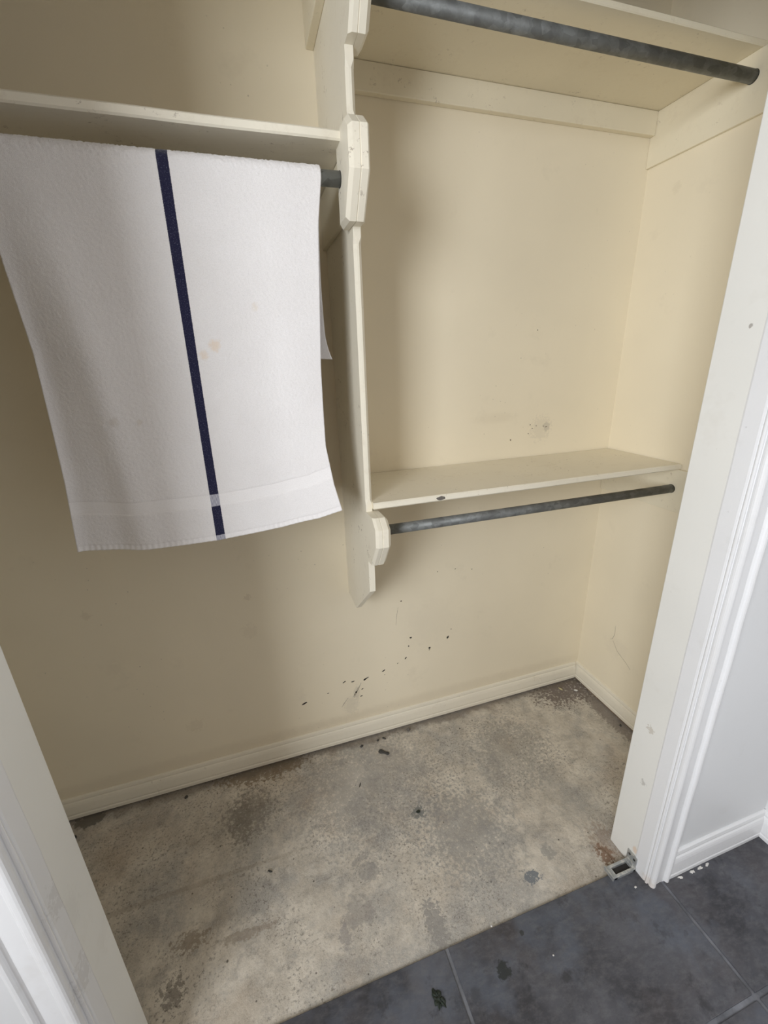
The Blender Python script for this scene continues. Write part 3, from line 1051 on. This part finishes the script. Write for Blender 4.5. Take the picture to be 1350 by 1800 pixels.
scratch('scratch', [(-1.008, .252), (-1.016, .235), (-1.026, .215), (-1.040, .190)], .0016, 'y', M['black_chip'], wb)
scratch('scratch', [(-1.020, .235), (-1.032, .212), (-1.041, .196)], .0012, 'y', M['black_chip'], wb)
scratch('scratch', [(-1.062, .196), (-1.078, .176), (-1.088, .160)], .0014, 'y', M['old_chip'], wb)
scratch('scratch', [(-0.855, .545), (-0.861, .51), (-0.865, .47)], .0008, 'y', M['old_chip'], wb)
scratch('scratch', [(-1.313, .93), (-1.309, .922), (-1.312, .912), (-1.318, .908)], .0012, 'y', M['old_chip'], wb)
scratch('scratch', [(-0.165, .37), (-0.168, .33), (-0.160, .305), (-0.150, .298)], .0011, 'x', M['old_chip'], wr)
scratch('scratch', [(-0.165, .300), (-0.192, .268), (-0.238, .247), (-0.262, .232)], .0009, 'x', M['old_chip'], wr)


# ------------------------------------------------------------------ floor guide bracket on the right jamb
br = empty('floor_guide', (-0.44, -0.695, 0.0), 'small zinc sliding-door floor guide screwed to the right jamb foot', 'bracket')
bm = bmesh.new()
box(bm, -0.478, -0.404, -0.711, -0.7035, 0.000, 0.009, 0.0008)
box(bm, -0.478, -0.404, -0.6865, -0.679, 0.000, 0.009, 0.0008)
box(bm, -0.480, -0.466, -0.711, -0.679, 0.000, 0.0085, 0.0008)
box(bm, -0.412, -0.4015, -0.711, -0.679, 0.000, 0.0105, 0.0008)
obj('slotted_base', bm, M['zinc'], br)
boxobj('end_lip', (-0.4835, -0.4800, -0.712, -0.678, 0.000, 0.013), M['zinc'], br, bev=0.0006)
boxobj('mounting_plate', (-0.4035, -0.4005, -0.7085, -0.677, 0.004, 0.043), M['zinc'], br, bev=0.0006)
boxobj('guide_rib', (-0.4085, -0.4035, -0.704, -0.681, 0.008, 0.021), M['zinc'], br, bev=0.0018)
for sy, sz in ((-0.685, 0.034), (-0.701, 0.032)):
    bm = bmesh.new()
    tube(bm, (-0.4036, sy, sz), (-0.4044, sy, sz), 0.0034, 16)
    obj('screw', bm, M['hole'], br)
boxobj('slot', (-0.466, -0.412, -0.7035, -0.6865, 0.0000, 0.0012), M['hole'], br)


# ------------------------------------------------------------------ debris on the floors
def lump(name, c, r, sc, rot, mat, label, cat, group=None, seed=1, parent=None):
    bm = bmesh.new()
    bmesh.ops.create_icosphere(bm, subdivisions=2, radius=1)
    for v in bm.verts:
        f = 1 + 0.35 * noise.noise(v.co * 1.7 + Vector((seed * 3.1, 0, 0)))
        v.co = Vector((v.co.x * sc[0], v.co.y * sc[1], v.co.z * sc[2])) * r * f
    ca, sa = math.cos(rot), math.sin(rot)
    zmin = min(v.co.z for v in bm.verts)
    for v in bm.verts:
        x, y, z = v.co
        v.co = Vector((c[0] + x * ca - y * sa, c[1] + x * sa + y * ca, c[2] + z - zmin))
    return obj(name, bm, mat, parent, smooth=True, label=label, cat=cat, group=group)


FZ = -0.0086
# two-lobed dark scrap
bm = bmesh.new()
prof2 = [(-.021, .001), (-.0195, .0050), (-.014, .0066), (-.007, .0062), (.000, .0042), (.006, .0038), (.012, .0048), (.017, .0050), (.0205, .0030), (.0215, .001)]
a_ = R_(-38)
secs = []
for s_, r_ in prof2:
    ring = []
    for k in range(12):
        an = 2 * math.pi * k / 12
        lx, ly, lz = s_, 1.4 * r_ * math.cos(an), max(0.0, 0.0030 + 0.0030 * math.sin(an) * (r_ / .006))
        ring.append((-0.958 + lx * math.cos(a_) - ly * math.sin(a_), -0.099 + lx * math.sin(a_) + ly * math.cos(a_), FZ + lz))
    secs.append(ring)
obj('debris_scrap', loft(secs), M['bark'], smooth=True, label='black peanut-shaped scrap on the concrete near the back baseboard', cat='scrap')
GR = 'bits of grit on the closet floor'
lump('pebble', (-0.833, -0.031, FZ), .0075, (1, .9, .6), 0.3, M['pebble'], 'round grey pebble near the back baseboard, right of the peanut-shaped scrap', 'pebble', GR, 2)
lump('debris_scrap', (-0.938, -0.038, FZ), .0085, (1, .45, .3), R_(-50), M['bark'], 'small dark flake between the peanut-shaped scrap and the back baseboard', 'scrap', GR, 3)
lump('debris_scrap', (-0.964, -0.040, FZ), .0055, (1, .7, .5), R_(40), M['bark'], 'tiny dark crumb at the back baseboard, left of the small dark flake', 'scrap', GR, 4)
lump('debris_scrap', (-1.030, -0.045, FZ), .0065, (1, .7, .5), R_(20), M['bark'], 'dark brown crumb at the back baseboard, left of the peanut-shaped scrap', 'scrap', GR, 5)
lump('debris_scrap', (-1.077, -0.197, FZ), .0095, (1, .22, .2), R_(62), M['bark'], 'thin black splinter on the pitted patch of concrete', 'scrap', GR, 6)
lump('debris_scrap', (-0.920, -0.350, FZ), .0070, (1, .8, .3), R_(10), M['leaf'], 'dark green fleck on the grey patch in mid floor', 'scrap', GR, 7)
lump('debris_scrap', (-1.394, -0.372, FZ), .0075, (1, .35, .35), R_(-30), M['bark'], 'black curled sliver on the left part of the concrete', 'scrap', GR, 8)
lump('debris_scrap', (-0.118, -0.048, FZ), .0110, (.35, 1, .3), R_(20), M['straw'], 'straw-coloured scrap in the back right floor corner', 'scrap', GR, 9)
lump('debris_scrap', (-0.060, -0.075, FZ), .0090, (1, .6, .25), R_(-30), M['crumb'], 'pale plaster crumb in the back right floor corner', 'scrap', GR, 10)
lump('pebble', (-1.98, -0.075, FZ), .0075, (1, .8, .5), 0, M['bark'], 'dark pebble at the left end of the back baseboard', 'pebble', GR, 12)
lump('pebble', (-1.655, -0.045, FZ), .0060, (1, .9, .5), 0, M['bark'], 'black round pebble near the baseboard in the left shade', 'pebble', GR, 13)
lump('debris_scrap', (-0.03, -0.29, FZ), .0060, (1, .6, .5), 1, M['bark'], 'dark crumb by the right baseboard strip', 'scrap', GR, 14)
# on the tiles
bm = None
def scrap(name, c, w, h, rot, mat, label, cat, group=None, seed=1, t=0.004):
    """crumpled flake lying on the floor"""
    r = random.Random(seed)
    bm = bmesh.new()
    n = 22
    rings = []
    fs = [r.uniform(0.6, 1.15) for _ in range(n)]
    for k, (f2, zz) in enumerate(((1.0, 0.0), (1.02, 0.3), (0.72, 1.0), (0.35, 0.75))):
        ring = []
        for i in range(n):
            a = 2 * math.pi * i / n
            f = fs[i] * f2
            px, py = math.cos(a) * w / 2 * f, math.sin(a) * h / 2 * f
            z = t * zz * (r.uniform(0.35, 1.2) if zz > 0.5 else 1)
            ring.append((c[0] + px * math.cos(rot) - py * math.sin(rot), c[1] + px * math.sin(rot) + py * math.cos(rot), c[2] + z))
        rings.append(ring)
    return obj(name, loft(rings), mat, label=label, cat=cat, group=group)


scrap('leaf_scrap', (-1.041, -0.771, 0.0), .028, .040, R_(15), M['leaf'], 'crumpled black-green scrap on the dark tile left of the grout line', 'scrap', seed=21)
lump('plaster_crumb', (-0.436, -0.742, 0.0), .0032, (1.2, .8, .6), 0, M['crumb'], 'white crumb on the tile in front of the right jamb', 'crumb', 'white crumbs', 22)
for k, (x, r_, lab) in enumerate([(-0.298, .0050, 'white caulk flake under the front baseboard, nearest the casing'), (-0.254, .0060, 'white caulk flake under the front baseboard, second from the casing'),
                                  (-0.225, .0058, 'white caulk flake under the front baseboard, third from the casing'), (-0.198, .0050, 'white caulk flake under the front baseboard, farthest from the casing')]):
    scrap('caulk_flake', (x, -0.7630, 0.0), r_ * 3.2, r_ * 1.3, R_(8 * k - 10), M['crumb'], lab, 'flake', 'white crumbs', 30 + k, 0.0025)
lump('plaster_crumb', (-0.742, -0.790, 0.0), .0022, (1, .8, .6), 0, M['crumb'], 'tiny white crumb in the middle of the front tile', 'crumb', 'white crumbs', 40)
lump('plaster_crumb', (-0.855, -0.692, 0.0), .0026, (1, .8, .6), 0, M['crumb'], 'tiny white crumb at the edge of the tiles', 'crumb', 'white crumbs', 41)
# bent rusty wire by the jamb
bm = bmesh.new()
wp = [(-0.455, -0.628), (-0.446, -0.630), (-0.440, -0.640), (-0.437, -0.655), (-0.438, -0.668), (-0.441, -0.676)]
rings = []
for (x, y) in wp:
    rings.append([(x + .0009 * math.cos(2 * math.pi * k / 6), y, FZ + .0016 + .0009 * math.sin(2 * math.pi * k / 6)) for k in range(6)])
bm.free()
obj('rusty_wire', loft(rings), M['tack_strip'], label='bent rusty wire on the brown stain beside the floor guide', cat='wire')
